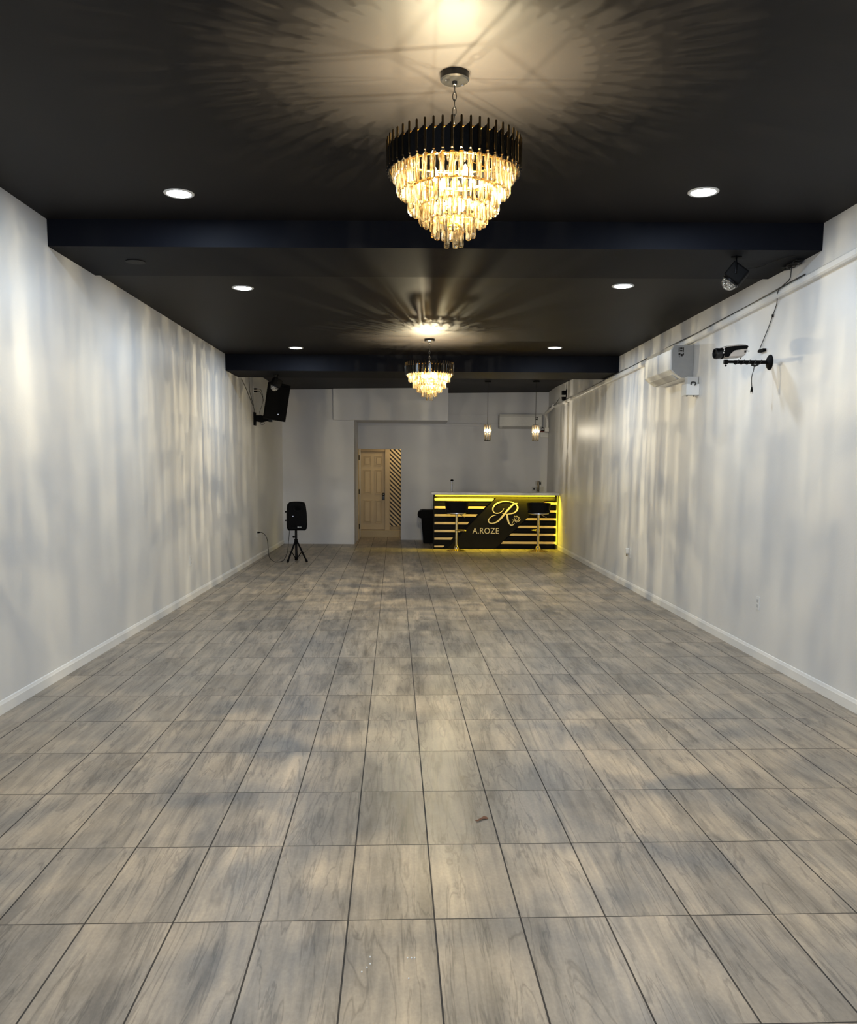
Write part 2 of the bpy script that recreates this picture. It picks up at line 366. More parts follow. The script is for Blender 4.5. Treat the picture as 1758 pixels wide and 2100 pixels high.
# hall beyond the doorway
struct('wall_hall', MB().box(-1.6, 1.2, 20.42, 20.55, 0, 2.7).box(.9, 1.0, 19.5, 20.42, 0, 2.7), M_hall)
struct('ceiling_hall', MB().box(-1.55, 1.2, 19.5, 20.55, 2.45, 2.55), M_hall)
struct('trim_7', MB().box(-1.33, .9, 20.18, 20.42, 0, .15), M_hall)   # raised step under the door
dr = MB().box(-1.33, -.765, 20.30, 20.345, .165, 1.985, bev=.002)
door = struct('door_1', dr, M_door)
def panel(x0, x1, z0, z1):
    mb = MB(); t = .014
    mb.box(x0, x1, 20.284, 20.301, z0, z0 + t, bev=.004); mb.box(x0, x1, 20.284, 20.301, z1 - t, z1, bev=.004)
    mb.box(x0, x0 + t, 20.284, 20.301, z0, z1, bev=.004); mb.box(x1 - t, x1, 20.284, 20.301, z0, z1, bev=.004)
    mb.box(x0 + .032, x1 - .032, 20.280, 20.302, z0 + .032, z1 - .032, bev=.010)
    mb.build('door_panel', M_door, door)
for x0, x1 in ((-1.27, -1.09), (-.995, -.835)):
    panel(x0, x1, 1.66, 1.88); panel(x0, x1, 1.0, 1.56); panel(x0, x1, .32, .85)
hb = MB().box(-.825, -.775, 20.27, 20.30, .86, 1.03, bev=.008); hb.lathe([(.001, 0), (.03, .005), (.034, .03), (.02, .05), (.001, .052)], 16, Matrix.Translation((-.80, 20.27, .99)) @ Matrix.Rotation(PI / 2, 4, 'X'))
hb.box(-.835, -.79, 20.22, 20.24, .90, .915).build('door_handle', M_gunmetal, door, True)
df = MB().box(-1.375, -1.335, 20.27, 20.42, .15, 2.06).box(-.76, -.655, 20.26, 20.42, .15, 2.2).box(-1.375, -.76, 20.27, 20.42, 1.99, 2.06)
struct('trim_8', df, M_door)
struct('wall_striped', MB().box(-.655, .9, 20.36, 20.42, .24, 2.45), M_stripe)
hj = thing('door_hinges', 'black hinges on the beige jamb at the left of the doorway', 'hinge', (-1.33, 19.42, 0))
for z in (.30, 1.08, 1.84): MB().box(.012, .026, -.05, .05, z - .06, z + .05).build('hinge', M_black, hj)
struct('trim_9', MB().box(-1.335, -1.318, 19.36, 19.50, 0, 2.02), M_door)
area('hall_lamp', (-.2, 19.95, 2.43), (0, 0, 0), .3, .3, P_HALL, (1.0, .78, .45))

# ------------------------------------------------------------------ chandeliers
def crystal_bm(w, h, round_=True):
    mb = MB(); r = w / 2
    prof = [(r * .55, h), (r * .9, h * .96), (r, h * .86), (r * .92, h * .5), (r, h * .12), (r * .88, h * .03), (r * .6, 0)]
    mb.lathe(prof, 6); return mb
def chandelier(loc, label):
    t = thing('chandelier', label, 'chandelier', loc, group='tiered crystal chandeliers')
    # local z: 0 at the ceiling
    MB().lathe([(.066, 0), (.066, -.028), (.060, -.034), (.001, -.035)], 40).build('canopy', M_gunmetal, t, True)
    for a in (.7, 3.6): MB().sphere((.045 * math.cos(a), .045 * math.sin(a), -.037), .005, 8).build('canopy_screw', M_chrome, t, True)
    MB().lathe([(.012, -.035), (.012, -.05), (.005, -.055)], 12).build('chain_hook', M_gunmetal, t, True)
    n = 9; z0, z1 = -.05, -.34; ll = (z0 - z1) / n
    ch = MB()
    for k in range(n):
        zc = z0 - ll * (k + .5); hh = ll * .62; pts = []
        for i in range(16):
            a = 2 * PI * i / 16; p = (.0085 * math.cos(a), 0, hh * math.sin(a))
            p = (p[0], p[1], zc + p[2]) if k % 2 else (p[1], p[0], zc + p[2])
            pts.append(p)
        ch.tube(pts, .0022, 6, True)
    ch.build('chain', M_gunmetal, t, True)
    # frame: hoops and spokes
    fr = MB()
    def hoop(r, z, rad=.004):
        fr.tube([(r * math.cos(2 * PI * i / 48), r * math.sin(2 * PI * i / 48), z) for i in range(48)], rad, 6, True)
    hoop(.296, -.335); hoop(.296, -.42); hoop(.25, -.42)
    tiers = [(.276, -.472, .095, 48), (.250, -.530, .105, 38), (.200, -.605, .095, 30), (.148, -.659, .08, 22), (.094, -.712, .08, 14), (.036, -.759, .085, 5)]
    for k in range(3):
        a = 2 * PI / 3 * k + .9; fr.tube([(0, 0, -.345), (.296 * math.cos(a), .296 * math.sin(a), -.335)], .0035, 6)
    fr.tube([(0, 0, -.33), (0, 0, -.68)], .007, 8)
    for r, zb, h, n in tiers[1:]:
        hoop(r, zb + h + .004, .003)
        for k in range(4): a = PI / 2 * k; fr.tube([(0, 0, zb + h + .004), (r * math.cos(a), r * math.sin(a), zb + h + .004)], .0025, 5)
    fr.build('frame', M_gold, t, True)
    # ring of black slats with slanted tops, each with a slim rod beside it
    N = 48
    for k in range(N):
        a = 2 * PI * k / N
        mt = Matrix.Rotation(a, 4, 'Z') @ Matrix.Translation((.302, 0, 0)) @ Matrix.Rotation(math.radians(14), 4, 'Z')
        s = MB().prism([(-.0150, -.432), (-.0150, -.345), (.0150, -.318), (.0150, -.432), (.008, -.442), (-.008, -.442)], 'x', -.003, .003)
        s.build('slat', M_slat, t, mtx=mt)
        mr = Matrix.Rotation(a + .062, 4, 'Z') @ Matrix.Translation((.306, 0, 0))
        MB().lathe([(.0052, -.425), (.0052, -.298), (.003, -.293)], 8).build('rod', M_rod, t, True, mr)
    # top tier of small drops tucked in behind the slats
    r, zb, h, n = tiers[0]; mb = MB()
    for k in range(n):
        a = 2 * PI * k / n; w = .017 / 2
        prof = [(w * .5, h), (w, h * .85), (w * .9, h * .5), (w, h * .15), (w * .4, 0)]
        mb.lathe(prof, 6, Matrix.Translation((r * math.cos(a), r * math.sin(a), zb)))
    o = mb.build('upper_crystal_fringe', M_crystal, t)
    for ti, (r, zb, h, n) in enumerate(tiers[1:]):
        ring = MB()
        for i in range(40): pass
        ring.tube([(r * math.cos(2 * PI * i / 36), r * math.sin(2 * PI * i / 36), zb + h) for i in range(36)], .0045, 6, True)
        rg = ring.build('tier_ring', M_gold, t, True)
        for k in range(n):
            a = 2 * PI * (k + .5 * (ti % 2)) / n
            w = min(.026, 2 * PI * r / n * .72)
            crystal_bm(w, h).build('crystal', M_crystal, rg, mtx=Matrix.Translation((r * math.cos(a), r * math.sin(a), zb + random.uniform(-.002, .002))) @ Matrix.Rotation(a + random.uniform(-.4, .4), 4, 'Z'))
    # bulbs with candle holders
    spots = [(.10 * math.cos(PI / 2 * k + .5), .10 * math.sin(PI / 2 * k + .5), -.455) for k in range(4)] + [(.035, -.02, -.58)]
    for x, y, z in spots:
        MB().tube([(x, y, z - .03), (x, y, z - .062)], .009, 8).build('bulb_holder', M_gold, t, True)
        MB().lathe([(.006, -.03), (.014, -.012), (.015, 0), (.010, .018), (.002, .034)], 12, Matrix.Translation((x, y, z))).build('bulb', M_bulb, t, True)
    return t, spots
C1 = (.159, 4.14, ZA)
ch, spots = chandelier(C1, 'nearer and larger-looking crystal chandelier hanging from the dark ceiling in the foreground')
C2 = (.141, 11.05, ZB)
ch2 = dup(ch, C2, label='farther crystal chandelier hanging midway down the room before the back wall')
for C in (C1, C2):
    for i, (x, y, z) in enumerate(spots):
        point('bulb_light', (C[0] + x, C[1] + y, C[2] + z + .004), P_BULB, (1.0, .85, .55), .003)

# ------------------------------------------------------------------ recessed downlights
def downlight(loc, label):
    t = thing('downlight', label, 'ceiling light', loc, group='recessed downlights')
    MB().lathe([(.098, .004), (.098, -.004), (.092, -.008), (.078, -.006), (.076, .002)], 40).build('trim_ring', M_wplastic, t, True)
    MB().lathe([(.001, -.006), (.078, -.006), (.078, 0), (.001, 0)], 40).build('lens', M_down, t)
    return t
DL = [(-1.573, 5.907, ZA, 'left recessed downlight in front of the first ceiling drop'), (1.828, 5.759, ZA, 'right recessed downlight in front of the first ceiling drop'),
      (-1.592, 8.055, ZB, 'left recessed downlight just behind the ceiling drop'), (1.804, 7.816, ZB, 'right recessed downlight just behind the ceiling drop, near the disco light'),
      (-1.657, 11.944, ZB, 'left recessed downlight just before the far ceiling beam'), (1.821, 11.728, ZB, 'right recessed downlight just before the far ceiling beam')]
d0 = downlight(DL[0][:3], DL[0][3])
DL += [(-1.55, 2.1, ZA, 'left unseen downlight added nearest the shopfront'), (1.84, 2.0, ZA, 'right unseen downlight added nearest the shopfront')]  # extra pair added out of view to brighten the near walls
for d in DL[1:]: dup(d0, d[:3], label=d[3])
for d in DL:
    l = bpy.data.lights.new('downlight_beam', 'AREA'); l.shape = 'DISK'; l.size = .14; l.energy = P_DOWN; l.color = (.70, .84, 1.0)
    o = bpy.data.objects.new('downlight_beam', l); o.location = (d[0], d[1], d[2] - .012); COL.objects.link(o)
tag(MB().lathe([(.075, 0), (.075, -.006), (.001, -.008)], 32, Matrix.Translation((-2.21, 6.98, 3.187))).build('ceiling_cover_plate', M_ceil, smooth=True), 'round painted cover plate on the dark ceiling drop near the left wall', 'cover plate')

# ------------------------------------------------------------------ disco lights
def disco(loc, rz, tilt, label, sc=1.0):
    t = thing('disco_light', label, 'party light', loc, rz, 'party lights with mirrored domes'); t.scale = (sc,) * 3
    MB().box(-.035, .035, -.03, .03, -.006, 0, bev=.002).build('mount_plate', M_black, t)
    mt = Matrix.Translation((0, 0, -.115)) @ Matrix.Rotation(tilt, 4, 'Y')
    b = MB(); b.tube([(0, -.068, -.115), (0, -.068, -.03), (0, -.05, -.006), (0, .05, -.006), (0, .068, -.03), (0, .068, -.115)], .006, 6)
    b.build('bracket', M_blackmetal, t, True)
    MB().box(-.062, .062, -.06, .06, -.048, .062, bev=.014).build('housing', M_black, t, True, mt)
    MB().lathe([(.058, -.046), (.060, -.058), (.054, -.06), (.052, -.046)], 32).build('collar', M_blackmetal, t, True, mt)
    d = MB(); bmesh.ops.create_icosphere(d.bm, subdivisions=3, radius=.052)
    bmesh.ops.transform(d.bm, matrix=Matrix.Translation((0, 0, -.058)), verts=d.bm.verts)
    d.build('mirror_dome', M_dome, t, mtx=mt)
    return t
def dome_mat():
    m = mat('faceted_dome', 'B9B6AE', 0.08, metal=0.75); nt = m.node_tree; b = nt.nodes['Principled BSDF']
    v = nt.nodes.new('ShaderNodeTexVoronoi'); v.inputs['Scale'].default_value = 95; tc = nt.nodes.new('ShaderNodeTexCoord'); nt.links.new(tc.outputs['Object'], v.inputs['Vector'])
    r = nt.nodes.new('ShaderNodeValToRGB'); r.color_ramp.elements[0].color = srgb('4A4843'); r.color_ramp.elements[1].color = srgb('F2EFE8'); nt.links.new(v.outputs['Color'], r.inputs[0]); nt.links.new(r.outputs[0], b.inputs['Base Color'])
    bp = nt.nodes.new('ShaderNodeBump'); bp.inputs['Distance'].default_value = .02; nt.links.new(v.outputs['Distance'], bp.inputs['Height']); nt.links.new(bp.outputs[0], b.inputs['Normal'])
    return m
M_dome = dome_mat()
disco((2.385, 6.66, 3.187), -.35, math.radians(38), 'black party light with mirrored dome under the ceiling near the right wall', 1.12)
disco((-2.135, 13.2, 2.981), .5, math.radians(25), 'black party light with mirrored dome on the beam above the wall speaker', 1.1)

# ------------------------------------------------------------------ wall speaker and bracket (left wall)
t = thing('wall_speaker', 'black loudspeaker tilted on a bracket high on the left wall', 'speaker', (-2.42, 14.9, 2.72))
mt = Matrix.Rotation(math.radians(8.5), 4, 'Y') @ Matrix.Rotation(math.radians(16), 4, 'Z') @ Matrix.Rotation(math.radians(6), 4, 'X')
MB().prism([(-.19, -.17), (.19, -.17), (.15, .17), (-.13, .17)], 'z', -.31, .30).build('cabinet', M_black, t, mtx=mt)
MB().box(-.175, .175, -.185, -.168, -.285, .275, bev=.012).build('grille', M_grille, t, True, mt)
MB().lathe([(.001, 0), (.008, 0), (.008, .003), (.001, .004)], 12, mt @ Matrix.Translation((.05, -.19, -.2)) @ Matrix.Rotation(PI / 2, 4, 'X')).build('badge', M_chrome, t)
t = thing('speaker_bracket', 'black swing-arm wall bracket under the tilted left wall speaker', 'wall bracket', (XL(14.9), 14.9, 2.43))
MB().box(0, .03, -.06, .06, -.12, .10, bev=.006).build('wall_plate', M_black, t)
MB().prism([(.03, .05), (.12, .055), (.2, .03), (.28, .035), (.28, -.045), (.2, -.05), (.13, -.07), (.03, -.05)], 'y', -.025, .025).build('arm', M_black, t)
MB().box(.25, .31, -.05, .05, -.06, .055, bev=.01).build('pivot', M_blackmetal, t)
MB().tube([(.29, 0, .05), (.33, 0, .12)], .018, 10).build('post', M_blackmetal, t, True)
MB().tube([(.14 + .04 * math.cos(a / 10 * PI), 0, -.07 - .035 * math.sin(a / 10 * PI)) for a in range(11)], .004, 6).build('locking_pin', M_blackmetal, t, True)
t = thing('wall_outlet', 'white outlet with two black plugs beside the left wall speaker', 'outlet', (XL(14.9), 14.9, 2.90), group='wall outlets')
MB().box(0, .008, -.036, .036, -.06, .06, bev=.002).build('plate', M_wplastic, t)
for z in (.022, -.022): MB().lathe([(.012, 0), (.014, .03), (.007, .06), (.001, .062)], 10, Matrix.Translation((.008, 0, z)) @ Matrix.Rotation(PI / 2, 4, 'Y')).build('plug', M_black, t, True)
def cable(pts, rad, label, cat='cable', n=8, name='power_cable', group=None, mtl=None):
    o = MB().tube(smooth_path(pts, n), rad, 6).build(name, mtl or M_cable, smooth=True); tag(o, label, cat, group); return o
x0 = XL(14.9)
cable([(x0 + .068, 14.9, 2.922), (x0 + .13, 14.9, 2.90), (x0 + .16, 14.9, 2.75), (x0 + .13, 14.9, 2.62), (x0 + .10, 14.9, 2.54), (x0 + .12, 14.9, 2.47), (x0 + .2, 14.92, 2.5)], .004, 'thin black cable looping from the upper plug behind the wall speaker')
cable([(x0 + .068, 14.9, 2.878), (x0 + .12, 14.9, 2.86), (x0 + .17, 14.91, 2.72), (x0 + .17, 14.92, 2.62), (x0 + .19, 14.95, 2.58)], .004, 'thin black cable from the lower plug to the wall speaker')
cable([(XL(13.8) + .01, 13.8, 2.98), (XL(14.2) + .008, 14.2, 2.86), (XL(14.6) + .008, 14.6, 2.70), (XL(14.84) + .012, 14.84, 2.60), (XL(14.86) + .02, 14.86, 2.52)], .0045, 'black wire slanting down the left wall to the speaker bracket')
cable([(XL(14.5) + .008, 14.45, 3.2), (XL(14.5) + .008, 14.48, 2.9), (XL(14.6) + .008, 14.6, 2.78), (XL(14.8) + .01, 14.82, 2.64)], .0045, 'black wire dropping straight from the far beam down the left wall')

# ------------------------------------------------------------------ floor speaker on tripod
t = thing('tripod_stand', 'black three-legged speaker stand on the tiles near the left corner', 'tripod', (-2.085, 14.78, 0))
MB().tube([(0, 0, .02), (0, 0, .534)], .021, 14).build('pole', M_blackmetal, t, True)
MB().tube([(0, 0, .30), (0, 0, .38)], .031, 14).build('collar', M_black, t, True)
MB().tube([(0, 0, .015), (0, 0, .07)], .028, 14).build('lower_hub', M_black, t, True)
MB().lathe([(.001, 0), (.016, 0), (.02, .02), (.014, .035), (.001, .036)], 10, Matrix.Translation((-.022, -.01, .42)) @ Matrix.Rotation(-PI / 2, 4, 'Y')).build('knob', M_black, t, True)
for a in (math.radians(246), math.radians(-42), math.radians(95)):
    c, s = math.cos(a), math.sin(a); R = .27
    lg = MB().tube([(.025 * c, .025 * s, .345), (R * c, R * s, .02)], .015, 10).build('leg', M_black, t, True)
    MB().tube([(R * .93 * c, R * .93 * s, .045), (R * 1.03 * c, R * 1.03 * s, .008)], .0205, 10).build('rubber_foot', M_black, lg, True)
    MB().tube([(.02 * c, .02 * s, .045), (R * .55 * c, R * .55 * s, .175)], .008, 8).build('brace', M_blackmetal, t, True)
t = thing('portable_speaker', 'black portable loudspeaker standing on the floor tripod', 'speaker', (-2.07, 14.78, .535), math.radians(8))
prof = [(-.145, .0), (.14, 0), (.168, .03), (.178, .1), (.17, .3), (.155, .42), (.135, .475), (.06, .49), (-.05, .49), (-.12, .48), (-.158, .44), (-.172, .3), (-.172, .1), (-.165, .035)]
b = MB().prism(prof, 'y', -.12, .02); bv = [e for e in b.bm.edges if all(abs(v.co.y + .12) < 1e-5 for v in e.verts)]
bmesh.ops.bevel(b.bm, geom=bv, offset=.025, segments=3, affect='EDGES')
b.build('cabinet', M_black, t, True)
MB().prism([(p[0] * .8, .02 + p[1] * .94) for p in prof], 'y', .02, .15).build('rear_shell', M_black, t, True)
MB().prism([(p[0] * .74, .07 + p[1] * .74) for p in prof], 'y', -.128, -.118).build('grille', M_grille, t)
MB().lathe([(.05, .0), (.085, .006), (.09, 0)], 28, Matrix.Translation((.02, -.128, .37)) @ Matrix.Rotation(PI / 2, 4, 'X') @ Matrix.Scale(.6, 4, (0, 1, 0))).build('horn', M_black, t, True)
MB().sphere((-.062, -.13, .245), .007, 8).build('power_light', M_dot, t)
MB().lathe([(.001, 0), (.010, 0), (.010, .003), (.001, .004)], 12, Matrix.Translation((.022, -.128, .06)) @ Matrix.Rotation(PI / 2, 4, 'X')).build('round_badge', M_wplastic, t)
MB().box(.036, .078, -.132, -.128, .055, .065).build('name_badge', M_gplastic, t)
for z in (.17, .315): MB().box(-.198, -.165, -.05, -.02, z - .012, z + .012, bev=.004).build('side_knob', M_black, t)
t = thing('wall_outlet', 'white outlet with a black plug low on the left wall behind the tripod', 'outlet', (XL(15.0), 15.0, .455), group='wall outlets')
MB().box(0, .008, -.036, .036, -.06, .06, bev=.002).build('plate', M_wplastic, t)
MB().lathe([(.014, 0), (.016, .02), (.006, .06), (.001, .062)], 10, Matrix.Translation((.008, 0, .02)) @ Matrix.Rotation(PI / 2, 4, 'Y')).build('plug', M_black, t, True)
cable([(XL(15) + .068, 15.0, .475), (XL(15) + .13, 14.98, .45), (XL(15) + .185, 14.95, .36), (XL(15) + .21, 14.9, .2), (XL(15) + .235, 14.85, .06), (-2.47, 14.7, .008), (-2.38, 14.55, .006), (-2.28, 14.62, .03), (-2.235, 14.75, .15), (-2.215, 14.8, .35), (-2.20, 14.82, .55)], .0055, 'black power cord drooping from the low left outlet to the tripod speaker', 'cord')

# ------------------------------------------------------------------ left wall plates
def outlet(x, y, z, side, label, w=.07, h=.115, m=None, marks=True):
    t = thing('wall_outlet', label, 'outlet', (x, y, z), group='wall outlets')
    s = side
    MB().box(min(0, s * .006), max(0, s * .006), -w / 2, w / 2, -h / 2, h / 2, bev=.0015).build('plate', m or M_wplastic, t)
    if marks:
        for zz in (.022, -.022): MB().box(min(s * .006, s * .009), max(s * .006, s * .009), -.014, .014, zz - .014, zz + .014, bev=.001).build('socket', M_gplastic, t)
    return t
outlet(XL(10.39), 10.39, .47, 1, 'white outlet low on the left wall, halfway down the room')
tag(MB().box(XL(10.35), XL(10.35) + .006, 10.31, 10.39, 2.83, 2.95, bev=.0015).build('blank_wall_plate', M_wall), 'blank painted plate high on the left wall', 'wall plate')
outlet(XR(7.24), 7.24, .473, -1, 'white outlet low on the right wall nearest the camera')
outlet(XR(16.5), 16.5, .442, -1, 'white outlet low on the right wall beside the bar')
t = outlet(XR(11.6), 11.6, .470, -1, 'white outlet with a plug-in air freshener low on the right wall')
MB().box(-.055, -.008, -.025, .025, .0, .075, bev=.012).build('air_freshener', M_wplastic, t, True)
MB().tube([(-.035, 0, -.035), (-.035, 0, 0)], .014, 12).build('freshener_bottle', M_glass, t, True)

# ------------------------------------------------------------------ right wall: split air conditioner with line-set cover
def aircon(loc, rotz, L, label, depth=.22, H=.30):
    t = thing('air_conditioner', label, 'air conditioner', loc, rotz, 'wall-mounted air conditioners')
    # local: wall plane y=0, unit extends to -y, x along the wall, z up from the bottom
    pr = [(0, .0), (-.12, -.0), (-.185, .045), (-depth, .085), (-depth, H - .05), (-depth * .9, H), (0, H)]
    MB().prism(pr, 'x', -L / 2, L / 2).build('body', M_wplastic, t)
    pe = [(-.004, .004), (-.12, .004), (-.18, .045), (-depth + .006, .088), (-depth + .006, H - .055), (-depth * .9, H - .006), (-.004, H - .006)]
    for s in (-1, 1): MB().prism(pe, 'x', s * L / 2, s * (L / 2 + .012)).build('end_cap', M_endshade, t)
    MB().prism([(-depth - .006, .09), (-depth - .006, H - .05), (-depth + .002, H - .045), (-depth + .002, .088)], 'x', -L / 2 + .004, L / 2 - .004).build('front_panel', M_wplastic, t)
    MB().prism([(-.128, .002), (-.135, -.003), (-.198, .045), (-.192, .05)], 'x', -L / 2 + .06, L / 2 - .10).build('louver', M_gplastic, t)
    MB().prism([(-.120, -.001), (-.128, -.002), (-.132, .003), (-.122, .004)], 'x', -L / 2 + .06, L / 2 - .08).build('vent_slot', M_dark, t)
    MB().box(-L / 2, L / 2, -.015, 0, .02, H + .004).build('back_plate', M_dark, t)
    return t
def screen_sticker(parent, pts, name='sticker'):
    pass
# local +x points toward the camera: rotation -90 deg about z maps local -y (out of wall) to -x
yc = 9.75
t = aircon((XR(yc), yc, 2.565), math.radians(-90) + .0079, 1.02, 'large white split air conditioner high on the right wall', .235, .345)
for (a0, a1, z0, z1) in ((-.165, -.155, .27, .315), (-.15, -.125, .30, .315), (-.15, -.125, .275, .29), (-.12, -.11, .27, .315), (-.165, -.145, .235, .26), (-.14, -.12, .225, .25), (-.118, -.108, .235, .262), (-.16, -.15, .215, .225)):
    MB().box(.523, .5245, a0, a1, z0, z1).build('spec_sticker', M_gplasticdark if False else M_dark, t)
t = thing('line_set_box', 'small white plastic junction box on the right wall under the air conditioner', 'junction box', (XR(9.05), 9.08, 2.37))
MB().box(-.135, 0, -.07, .09, 0, .115, bev=.006).build('housing', M_wplastic, t)
MB().box(-.12, -.01, -.05, .05, .115, .19, bev=.004).build('collar', M_gplastic, t)
MB().tube(smooth_path([(-.05, -.075, .10), (-.05, -.095, .125), (-.085, -.085, .13), (-.09, -.075, .105)], 5), .006, 6).build('wire_loop', M_cable, t, True)
for x in (-.11, -.04): MB().sphere((x, -.02, -.004), .009, 8).build('foot_screw', M_gunmetal, t, True)

# ------------------------------------------------------------------ projector and arm on the right wall
ya = 7.253; xw = XR(ya)
t = thing('projector_mount', 'black telescopic wall arm under the projector', 'wall bracket', (xw, ya, 2.492))
MB().lathe([(.062, 0), (.062, .008), (.05, .018), (.022, .03), (.001, .031)], 32, Matrix.Rotation(-PI / 2, 4, 'Y')).build('wall_flange', M_black, t, True)
MB().tube([(-.02, 0, 0), (-.30, 0, -.001)], .0135, 14).build('pole', M_black, t, True)
MB().tube([(-.28, 0, 0), (-.355, 0, 0)], .011, 12).build('inner_pole', M_black, t, True)
MB().lathe([(.001, 0), (.019, .002), (.019, .03), (.001, .032)], 14, Matrix.Translation((-.355, 0, 0)) @ Matrix.Rotation(-PI / 2, 4, 'Y')).build('end_joint', M_black, t, True)
MB().sphere((-.37, 0, -.03), .009, 10).build('lock_knob', M_black, t, True)
co = []
for i in range(120):
    a = i / 120 * 2 * PI * 5; co.append((-.06 - .24 * i / 120, .0185 * math.cos(a), .0185 * math.sin(a)))
MB().tube(co, .0035, 6).build('wrapped_cord', M_cable, t, True)
MB().tube([(-.155, 0, -.02), (-.125, .0, -.03), (-.10, 0, -.018)], .009, 8).build('cable_bundle', M_cable, t, True)
MB().tube(smooth_path([(-.13, 0, -.025), (-.137, 0, -.07), (-.148, 0, -.12), (-.147, 0, -.17), (-.143, 0, -.2)], 6), .0035, 6).build('hanging_cord', M_cable, t, True)
MB().lathe([(.001, 0), (.005, 0), (.011, -.03), (.012, -.042), (.001, -.043)], 10, Matrix.Translation((-.143, 0, -.2))).build('cord_plug', M_black, t, True)
MB().box(-.151, -.148, -.003, .003, -.255, -.242).box(-.138, -.135, -.003, .003, -.255, -.242).build('plug_prong', M_chrome, t)
t = thing('projector', 'white and black cylindrical projector resting over the wall arm', 'projector', (2.575, 7.20, 2.563), 0)
mt = Matrix.Rotation(math.radians(-4), 4, 'Y') @ Matrix.Rotation(math.radians(12), 4, 'Z')
b = MB().prism([(-.09, -.045), (.075, -.045), (.105, -.02), (.125, .03), (.115, .052), (.05, .055), (-.06, .047), (-.09, .035)], 'y', -.05, .05)
bmesh.ops.bevel(b.bm, geom=list(b.bm.edges), offset=.008, segments=3, affect='EDGES'); b.build('body', M_projbody, t, True, mt)
b = MB().prism([(-.092, -.040), (-.06, -.042), (-.04, -.015), (-.005, .008), (.06, .016), (.108, .018), (.122, .034), (.113, .045), (.0, .044), (-.062, .040), (-.092, .032)], 'y', -.0535, -.045)
b.build('black_side_band', M_black, t, mtx=mt)
MB().prism([(-.075, .046), (-.06, .052), (.05, .06), (.112, .056), (.112, .05), (.05, .052)], 'y', -.03, .03).build('top_cover', M_gplastic, t, mtx=mt)
MB().lathe([(.040, 0), (.042, .02), (.044, .06), (.041, .068), (.034, .070), (.030, .055), (.001, .05)], 36, mt @ Matrix.Translation((-.085, 0, -.006)) @ Matrix.Rotation(-PI / 2, 4, 'Y')).build('lens_barrel', M_gunmetal, t, True)
MB().lathe([(.043, 0), (.045, .004), (.045, .014), (.043, .018)], 36, mt @ Matrix.Translation((-.087, 0, -.006)) @ Matrix.Rotation(-PI / 2, 4, 'Y')).build('focus_ring', M_black, t, True)
MB().box(-.099, -.094, -.052, -.046, .008, .016, mt).box(-.105, -.10, -.052, -.047, -.012, 0, mt).build('lens_marking', M_wplastic, t)
MB().box(.085, .098, -.0535, -.05, -.012, .0, mt).box(.085, .10, -.0535, -.05, .0, .005, mt).build('port', M_black, t)
MB().tube([(.118, 0, .02), (.135, -.005, .01), (.145, -.005, .006)], .006, 8).build('rear_stub', M_wplastic, t, True)
MB().tube([(.08, -.02, -.03), (.07, -.01, -.055)], .004, 6).build('support_wire', M_cable, t, True)
cable([(XR(6.9) - .006, 6.93, 3.185), (XR(6.93) - .006, 6.945, 3.10), (XR(6.95) - .05, 6.96, 3.05), (XR(7.0) - .052, 7.05, 3.02), (XR(7.18) - .01, 7.16, 2.95), (XR(7.2) - .008, 7.23, 2.87), (XR(7.3) - .008, 7.31, 2.78), (XR(7.4) - .01, 7.43, 2.66), (XR(7.45) - .012, 7.475, 2.605)], .0035, 'thin black cord hanging from the ceiling corner past the ledge toward the projector', 'cord')
t = thing('power_adapter', 'small black power adapter on the right wall above the projector arm', 'power adapter', (XR(7.4), 7.40, 2.607))
MB().box(-.03, 0, -.055, .055, -.012, .012, bev=.004).build('case', M_black, t, True)
MB().tube([(-.015, .055, 0), (-.015, .085, .0)], .005, 8).build('strain_relief', M_black, t, True)
t = thing('cord_clip', 'tiny black inline switch on the hanging thin cord', 'inline switch', (XR(7.2) - .006, 7.235, 2.865))
MB().box(-.008, .004, -.008, .008, -.012, .012, bev=.002).build('case', M_black, t)
# tangle of wires near the ceiling corner on the right, and the long cable on the ledge
pts = []
for i in range(60):
    a = i * .9; pts.append((XR(6.9) - .045 + .03 * math.sin(a * 1.3), 6.82 + .13 * math.cos(a * .37), 3.172 + .010 * math.sin(a)))
cable(pts, .0035, 'tangled bunch of black wires at the ceiling edge above the right wall ledge', 'wires', 3, 'wire_bundle')
def ledge_top(y):
    for (ya_, _, t0), (yb_, _, t1) in zip([(k[0], k[1], k[1]) for k in ks], [(k[0], k[1], k[1]) for k in ks][1:]):
        if ya_ <= y <= yb_: return t0 + (t1 - t0) * (y - ya_) / (yb_ - ya_)
pts = []
for i in range(20):
    y = 6.62 + i * .4; pts.append((XR(y) - .036 + .003 * math.sin(y * 5), y, ledge_top(y) + .004 + .005 * max(0, math.sin(y * 2.1))))
cable(pts, .006, 'long black cable lying along the top of the right wall ledge', 'cable', 5)
cable([(2.40, 6.8, 3.165), (2.55, 6.95, 3.172), (2.66, 6.9, 3.176), (2.70, 6.75, 3.18), (2.76, 6.62, 3.182), (2.80, 6.58, 3.183)], .002, 'thin black wire running along the dark ceiling beside the party light', 'wire')

